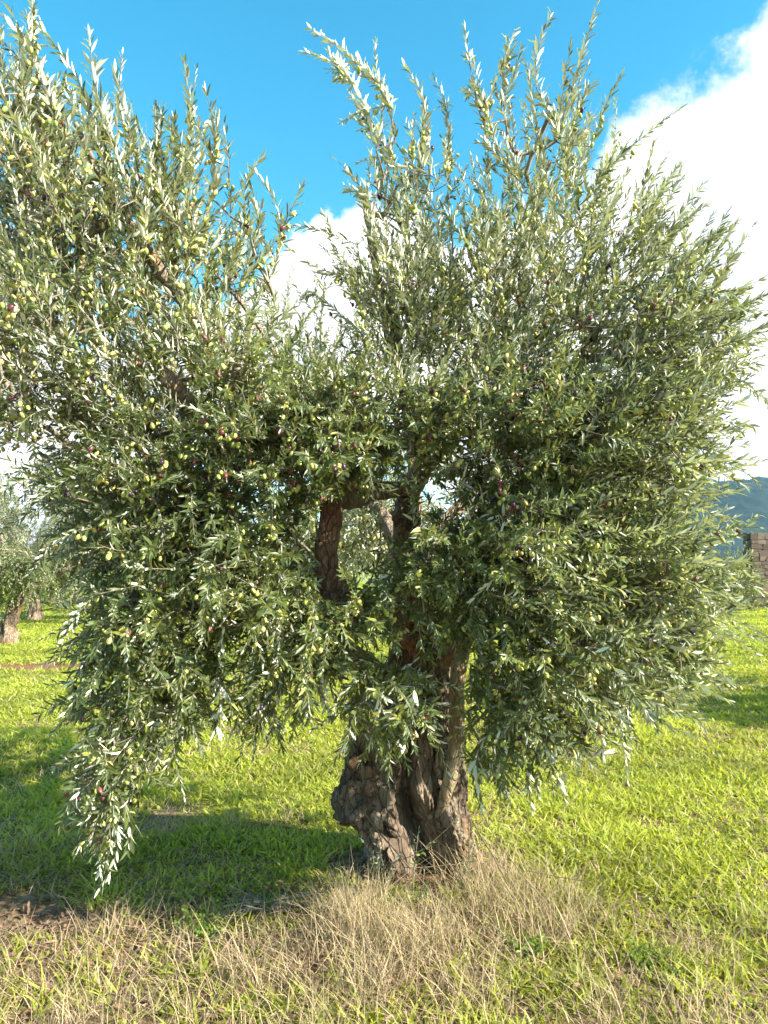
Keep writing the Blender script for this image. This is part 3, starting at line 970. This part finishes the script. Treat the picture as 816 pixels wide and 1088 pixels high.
copy_tree(tB, (-5.0, 19, gz(-5.0, 19)), 5.9, 1.1, 'olive tree whose shade crosses the grass behind the leaning one', G)
copy_tree(tA, (-1.5, 23, gz(-1.5, 23)), 4.1, 1.1, 'far olive tree glimpsed through the opening beside the forked limbs', G)
copy_tree(tB, (4.2, 25, gz(4.2, 25)), 3.0, 1.15, 'far olive tree behind the crown between the trunk and the ruined wall', G)
copy_tree(tA, (9.3, 29, gz(9.3, 29)), 5.2, 1.0, 'olive tree nearest to the bush by the ruined wall', G)
copy_tree(tB, (-14, 30, gz(-14, 30)), 5.2, 1.2, 'farthest olive tree, pale above the leaning one', G)


# ---------------------------------------------------------------- bush and ruined wall at the right
def bush(loc, label, seed, Rr, H, n_sh, mat):
    global rng
    keep = rng; rng = np.random.default_rng(seed)
    t_ = empty('bush', loc, label, 'bush')
    lv_, tb_ = Leaves(), Tubes()
    for k in range(n_sh):
        v = rng.normal(0, 1, 3); v /= np.linalg.norm(v); v[2] = abs(v[2])
        q_ = v * np.array([Rr, Rr * .8, H * .86]) * rng.uniform(.55, 1) * (1 + .22 * vnoise(v[None] * 2.2, seed)[0])
        sh_ = shoot_curve(q_, v + rng.normal(0, .4, 3) + np.array([0, 0, .4]), rng.uniform(.2, .4), 0)
        lv_.shoot(sh_, spacing=.035, L=.10, W=.035, tone=.5)
        if k % 6 == 0:
            tb_.add(np.array([[v[0] * .15, v[1] * .15, 0], q_ * .5 + [0, 0, .1], q_]), [.02, .012, .006], 4)
    f_ = lv_.obj('foliage', mat, t_)
    absorb(f_, tb_.obj('twigs', M_TWIG, None))
    rng = keep
    return t_


bush((12.15, 26.2, gz(12.1, 26.2)), 'rounded grey green bush beside the ruined stone wall', 7, 1.05, 2.35, 650, M_LEAF_FAR)
bush((10.2, 27.0, gz(10.2, 27)), 'low dark bush left of the rounded bush, behind the drooping crown', 8, 1.1, 1.3, 420, M_SHRUB)

wm, t = new_mat('rubble_stone')
oi = t.n('ShaderNodeAttribute', attribute_name='var').outputs['Fac']
co = t.n('ShaderNodeTexCoord').outputs['Object']
nn = t.noise(co, 6, 6, .65)
c = t.mix(oi, (.07, .05, .036, 1), (.19, .14, .105, 1))
c = t.mix(t.smooth(nn, .4, .7, 0, .6), c, (.10, .08, .06, 1))
bp = t.n('ShaderNodeBump', {'Height': nn, 'Strength': .6, 'Distance': .03}).outputs[0]
bs = t.n('ShaderNodeBsdfPrincipled', {'Base Color': c, 'Roughness': .95, 'Normal': bp, 'Specular IOR Level': .15})
t.n('ShaderNodeOutputMaterial', {'Surface': bs.outputs[0]})
wv_, wf_, wa_, n = [], [], [], 0
wall_loc = P(800, 643, 27.2)
wx0 = 0.0


def stone(x0, x1, y0, y1, z0, z1, var):
    global n
    g_ = .006
    c_ = np.array([(x, y, z) for x in (x0 + g_, x1 - g_) for y in (y0, y1) for z in (z0 + g_, z1 - g_)], float)
    c_ += rng.normal(0, .018, c_.shape) * [1, .4, 1]
    wv_.append(c_)
    wf_.append(np.array([(0, 1, 3, 2), (4, 6, 7, 5), (0, 4, 5, 1), (2, 3, 7, 6), (1, 5, 7, 3), (0, 2, 6, 4)]) + n)
    wa_.append(np.full(8, var)); n += 8


z = -.1
while z < 2.72:
    h = rng.uniform(.09, .26)
    x = rng.uniform(-.04, .04)
    end = 3.4 + rng.uniform(-.1, .1)
    while x < end:
        w_ = rng.uniform(.16, .48)
        if not (z > 2.45 and rng.random() < .3 and x > .5):
            for (ya, yb) in ((-.02, .3), (.3, .6)):
                stone(x, min(x + w_, end + .1), ya + rng.uniform(-.012, .004), yb, z, z + h, rng.random())
        x += w_
    z += h
stone(.04, 3.35, -.005, .57, -.1, 2.5, .25)
stone_wall = tag(mesh_obj('stone_wall', np.concatenate(wv_), [np.concatenate(wf_)], wm, None, {'var': np.concatenate(wa_)}, loc=(wall_loc.x, wall_loc.y, 0)),
    'ruined brown stone wall of rough blocks at the far edge of the meadow', 'wall')
stone_wall.data.polygons.foreach_set('use_smooth', np.zeros(len(stone_wall.data.polygons), bool))


# ================================================================ grass
def blades(name, x, y, z, h, wd, lean, bend, mat, var, segs=3):
    k = len(x)
    a_ = rng.random(k) * 6.28
    face = rng.random(k) * 6.28
    dx, dy = np.cos(a_), np.sin(a_)
    sx, sy = np.cos(face), np.sin(face)
    rows = []
    for i in range(segs + 1):
        u = i / segs
        hor = h * (lean * u + bend * u * u)
        ver = h * np.sqrt(np.clip(1 - (lean * .6) ** 2, .1, 1)) * (u - .35 * bend * u * u)
        cxp = np.stack([x + dx * hor, y + dy * hor, z + ver], 1)
        wdt = wd * (1 - u ** 1.6) * .5 * (0.8 + .6 * u)
        if i == segs:
            rows.append(cxp[:, None, :])
        else:
            sd = np.stack([sx * wdt, sy * wdt, 0 * wdt], 1)
            rows.append(np.stack([cxp - sd, cxp + sd], 1))
    V = np.concatenate(rows, 1)
    nv = segs * 2 + 1
    o = np.arange(k)[:, None] * nv
    q = np.concatenate([o + np.array([[2 * i, 2 * i + 1, 2 * i + 3, 2 * i + 2]]) for i in range(segs - 1)]) if segs > 1 else None
    tr_ = o + np.array([[2 * segs - 2, 2 * segs - 1, 2 * segs]])
    return tag(mesh_obj(name, V.reshape(-1, 3), ([q] if q is not None else []) + [tr_], mat, None, {'var': np.repeat(var, nv)}), kind='stuff')


def scatter(k, d0, d1, power):
    """points in a fan in front of the viewer's spot and to its sides, thinner with distance"""
    u = rng.random(k)
    e = 2 - power
    d = (d0 ** e + u * (d1 ** e - d0 ** e)) ** (1 / e)
    lat = rng.uniform(-1, 1, k) * (.56 * d + .9)
    return lat, d


def dryness(x, y):
    """where the meadow is dry: foot of the trunk, foreground, and patches"""
    s_ = .85 * np.exp(-(((x - .22) / .62) ** 2 + ((y - 3.15) / .5) ** 2))
    s_ += .40 * np.exp(-((y - 2.3) / .7) ** 2) + .30 * np.exp(-(((x + .9) / 1.0) ** 2 + ((y - 2.7) / .5) ** 2))
    s_ += .45 * np.exp(-(((x + 1.0) / .9) ** 2 + ((y - 4.35) / .28) ** 2))
    s_ += .5 * np.exp(-(((x + 1.6) / 1.0) ** 2 + ((y - 3.0) / .5) ** 2))
    s_ += .10 * np.exp(-(y - 1.7)/3.0) + .55 * fbm(p3(x * 2.1, y * 2.1), 3, 71) + .12 * vnoise(p3(x * 6, y * 6), 75)
    return s_


def bare(x, y):
    s_ = np.exp(-(((x + 1.65) / .95) ** 2 + ((y - 3.22) / .27) ** 2)) + 1.2 * np.exp(-(((x + 5.2) / 2.2) ** 2 + ((y - 11.3) / .4) ** 2))
    s_ += np.exp(-(((x - .17) / .42) ** 2 + ((y - 3.8) / .34) ** 2)) * 1.4
    return s_ + .2 * vnoise(p3(x * 3, y * 3), 81)


# green clumps
kc = 84000
cxs, cys = scatter(kc, 1.7, 60, 1.75)
dry = dryness(cxs, cys)
keep_ = (rng.random(kc) > np.clip(dry * 1.05, 0, .86)) & (bare(cxs, cys) < .55)
cxs, cys = cxs[keep_], cys[keep_]
per = 9
x = np.repeat(cxs, per); y = np.repeat(cys, per)
dist = y
spread = .017 + .004 * dist
x = x + rng.normal(0, 1, len(x)) * spread; y = y + rng.normal(0, 1, len(y)) * spread
clump_h = np.repeat(rng.uniform(.6, 1.3, len(cxs)) * (1 + .45 * fbm(p3(cxs * 3.2, cys * 3.2), 2, 91)), per)
h = .050 * clump_h * rng.uniform(.5, 1.25, len(x)) * (1 + .012 * dist)
wd = (.0072 + .0019 * dist) * rng.uniform(.6, 1.3, len(x))
var = np.clip(np.repeat(.5 + .42 * fbm(p3(cxs * 1.6, cys * 1.6), 3, 95) + rng.normal(0, .1, len(cxs)), per) + rng.normal(0, .12, len(x)), 0, 1)
blades('grass', x, y, ground_z(x, y) - .005, h, wd, rng.uniform(.1, 1.1, len(x)), rng.uniform(0, .9, len(x)), M_GRASS, var, 3)

# dry grass: short thatch and taller stalks
kc = 105000
x, y = scatter(kc, 1.7, 40, 1.9)
dry = dryness(x, y)
keep_ = (rng.random(kc) < np.clip(dry * 1.0, .15, 1)) & (bare(x, y) < .62) & ~((abs(x - .20) < .14) & (y > 3.28) & (y < 3.8))
x, y = x[keep_], y[keep_]
h = rng.uniform(.04, .13, len(x)) * (1 + .35 * np.exp(-(((x - .2) / 1.0) ** 2 + ((y - 3.0) / .6) ** 2)))
blades('dry_grass', x, y, ground_z(x, y) - .005, h, (.0013 + .0008 * y) * rng.uniform(.7, 1.4, len(x)), rng.uniform(.05, .9, len(x)), rng.uniform(0, 1.0, len(x)),
       M_STRAW, np.clip(rng.normal(.55, .22, len(x)), 0, 1), 2)

tx, ty, th_ = [], [], []
TUFTS = [(-.17, 3.05, .34), (-.06, 2.95, .32), (.06, 2.9, .28), (-.30, 2.95, .22), (.2, 2.9, .28), (.42, 3.2, .3), (.55, 3.3, .3), (.62, 3.05, .26), (.8, 3.1, .24),
         (.38, 3.5, .34), (.5, 3.6, .3), (-.05, 2.65, .26), (.3, 2.6, .22), (-.5, 2.7, .24), (-1.1, 3.05, .2), (-.85, 4.3, .22), (-1.2, 4.25, .2), (-.6, 4.4, .2),
         (1.2, 2.9, .2), (1.55, 3.1, .18), (-1.6, 2.75, .2), (.75, 2.55, .18), (-.2, 2.4, .2), (-1.0, 2.5, .2), (1.0, 2.45, .16), (-.08, 3.3, .26), (-.25, 3.3, .18), (.66, 3.45, .3), (.8, 3.35, .24), (-1.75, 2.9, .16), (-1.35, 2.6, .18)]
for (a_, b_, h_) in TUFTS:
    k = 140 if h_ > .25 else 85
    tx.append(a_ + rng.normal(0, .07, k)); ty.append(b_ + rng.normal(0, .07, k)); th_.append(h_ * (1.08 if b_ < 3.15 else .85) * rng.uniform(.35, 1.05, k) ** .8)
x, y, h = map(np.concatenate, (tx, ty, th_))
so = blades('dry_grass', x, y, ground_z(x, y) - .005, h, rng.uniform(.0018, .0034, len(x)), rng.uniform(0, .5, len(x)), rng.uniform(0, .75, len(x)),
            M_STRAW, np.clip(rng.normal(.6, .22, len(x)), 0, 1), 4)

# ---------------------------------------------------------------- long dry stalks
GS = 'long dry stalks round the foot of the olive trunk'
STALKS = [
    ([(384, 862, 3.42), (430, 915, 3.3), (476, 972, 3.15)], .0040, 'long pale dry stalk leaning across the trunk from the burl down to the hollow'),
    ([(430, 922, 3.36), (484, 919, 3.36)], .0030, 'short pale stalk lying level across the trunk hollow'),
    ([(396, 925, 3.4), (445, 905, 3.38), (488, 868, 3.4)], .0022, 'thin stalk slanting up over the hollow towards the smooth stem'),
    ([(494, 800, 3.3), (520, 880, 3.2), (580, 960, 3.05), (612, 1010, 2.95)], .0026, 'longest dry stalk drooping from the smooth stem to the dry grass'),
    ([(500, 870, 3.3), (540, 940, 3.15), (560, 1010, 3.0)], .0034, 'brown bent stalk standing in straw just beside the trunk foot'),
    ([(560, 925, 3.3), (610, 935, 3.25), (652, 932, 3.2)], .0022, 'thin stalk lying flat between straw and green grass'),
    ([(170, 925, 3.3), (160, 960, 3.2), (155, 985, 3.15)], .0024, 'lone thin upright stalk in the shade under the hanging branch'),
]
for pts, r0, lab in STALKS:
    tb = Tubes()
    w_ = [P(*q) for q in pts]
    p_, _ = resample(w_, [1] * len(w_), .02)
    p_ = p_ + .006 * np.stack([vnoise(p_ * 14, s1) for s1 in (1, 2, 3)], 1)
    tb.add(p_, np.linspace(r0, r0 * .55, len(p_)), 6)
    o = tb.obj('dry_stalk', M_STRAW, None)
    tag(o, lab, 'dry stalk', GS)

# heap of withered twigs at the left of the trunk
hx = P(285, 955, 3.25)
hp = empty('twig_heap', (hx.x, hx.y, gz(hx.x, hx.y)), 'small heap of withered grey twigs on the shaded ground before the trunk', 'twigs')
tb, lw = Tubes(), Leaves()
for k in range(26):
    a_ = rng.normal(0, .5) + (math.pi if rng.random() < .5 else 0)
    b_ = np.array([rng.normal(0, .08), rng.normal(0, .04), rng.uniform(0, .05)])
    d_ = (math.cos(a_), math.sin(a_) * .5, rng.uniform(-.1, .45))
    pts = shoot_curve(b_, d_, rng.uniform(.12, .3), -.25)
    pts[:, 2] = np.maximum(pts[:, 2], .0)
    tb.add(pts, np.linspace(.0032, .0014, 6), 4)
    if k % 3 == 0:
        lw.shoot(pts, spacing=.04, L=.05, W=.012, tone=.4)
tb.obj('twigs', M_TWIG, hp)
lw.obj('withered_leaves', M_STRAW, hp)


# green broad-leaved weeds
def weed(px, py, r0, lab, seed):
    global rng
    keep = rng; rng = np.random.default_rng(seed)
    d = pix_dir(px, py); s_ = -CAM_H / d.z
    x_, y_ = d.x * s_, d.y * s_
    wd_ = empty('leafy_weed', (x_, y_, gz(x_, y_)), lab, 'weed', 'low leafy weeds in the foreground grass')
    lw, tb = Leaves(), Tubes()
    for k in range(26):
        a_ = rng.uniform(0, 6.28)
        b_ = np.array([math.cos(a_), math.sin(a_), 0]) * rng.uniform(0, r0 * .5)
        pts = shoot_curve(b_, (math.cos(a_) * .7, math.sin(a_) * .7, rng.uniform(.4, 1.3)), rng.uniform(.5, 1.1) * r0, 0)
        tb.add(pts, np.linspace(.0018, .0008, 6), 3)
        lw.shoot(pts, spacing=.014, L=.03, W=.013, ang=(.8, 1.4), tone=.5)
    st = tb.obj('stems', M_WEED, wd_)
    lw.obj('foliage', M_WEED, wd_)
    rng = keep


weed(216, 1012, .11, 'bushy bright green weed in dry grass before the shaded ground', 1)
weed(285, 985, .06, 'small weed between the twig heap and the tall straw', 2)
weed(560, 1035, .08, 'weed with thin leaves at the near side of the straw', 3)
weed(690, 1045, .08, 'weed nearest the corner on bare earth patch', 4)


# a hedge row before the wall, one shrub after the other
for k_, (bx, by, br, bh, lab) in enumerate((
        (8.4, 27.4, 1.3, 1.5, 'dark shrub farthest from the ruined wall, mostly behind the crown'),
        (5.9, 28.0, 1.5, 1.6, 'dark shrub seen only through the crown right of the trunk'),
        (-15.0, 27.0, 1.7, 1.9, 'dark shrub at the far end of the grove, just behind the leaning olive trunk'),
        (-12.0, 28.5, 1.6, 1.7, 'dark shrub far off beside the hanging edge of the big crown'))):
    bush((bx, by, gz(bx, by)), lab, 40 + k_, br, bh, 380, M_SHRUB)

# brown litter of fallen leaves in the shade and round the trunk
k = 5200
x = np.concatenate([rng.normal(-1.35, .75, k // 2), rng.normal(.3, .9, k // 2)])
y = np.concatenate([rng.normal(3.15, .38, k // 2), rng.normal(3.0, .6, k // 2)])
ok = y > 1.6
x, y = x[ok], y[ok]; k = len(x)
a_ = rng.random(k) * 6.28
fl = leaf_mesh('fallen_leaves', np.stack([x, y, ground_z(x, y) + rng.uniform(.004, .03, k)], 1), np.stack([np.cos(a_), np.sin(a_), rng.normal(0, .25, k)], 1),
               np.stack([rng.normal(0, .4, k), rng.normal(0, .4, k), np.ones(k)], 1), rng.uniform(.03, .055, k), rng.uniform(.008, .014, k), M_LITTER, None)
tag(fl, kind='stuff')

# ================================================================ air: far things fade to blue
hz, t = new_mat('air')
pv = t.n('ShaderNodeVolumePrincipled', {'Color': (.40, .66, 1.0, 1), 'Density': .00012, 'Anisotropy': .1})
t.n('ShaderNodeOutputMaterial', {'Volume': pv.outputs[0]})
V = [(x, y, z) for x in (-2600, 2600) for y in (-2600, 2600) for z in (-3.5, 190)]
tag(mesh_obj('haze', np.array(V), [np.array([(0, 1, 3, 2), (4, 6, 7, 5), (0, 4, 5, 1), (2, 3, 7, 6), (1, 5, 7, 3), (0, 2, 6, 4)])], hz), kind='stuff')
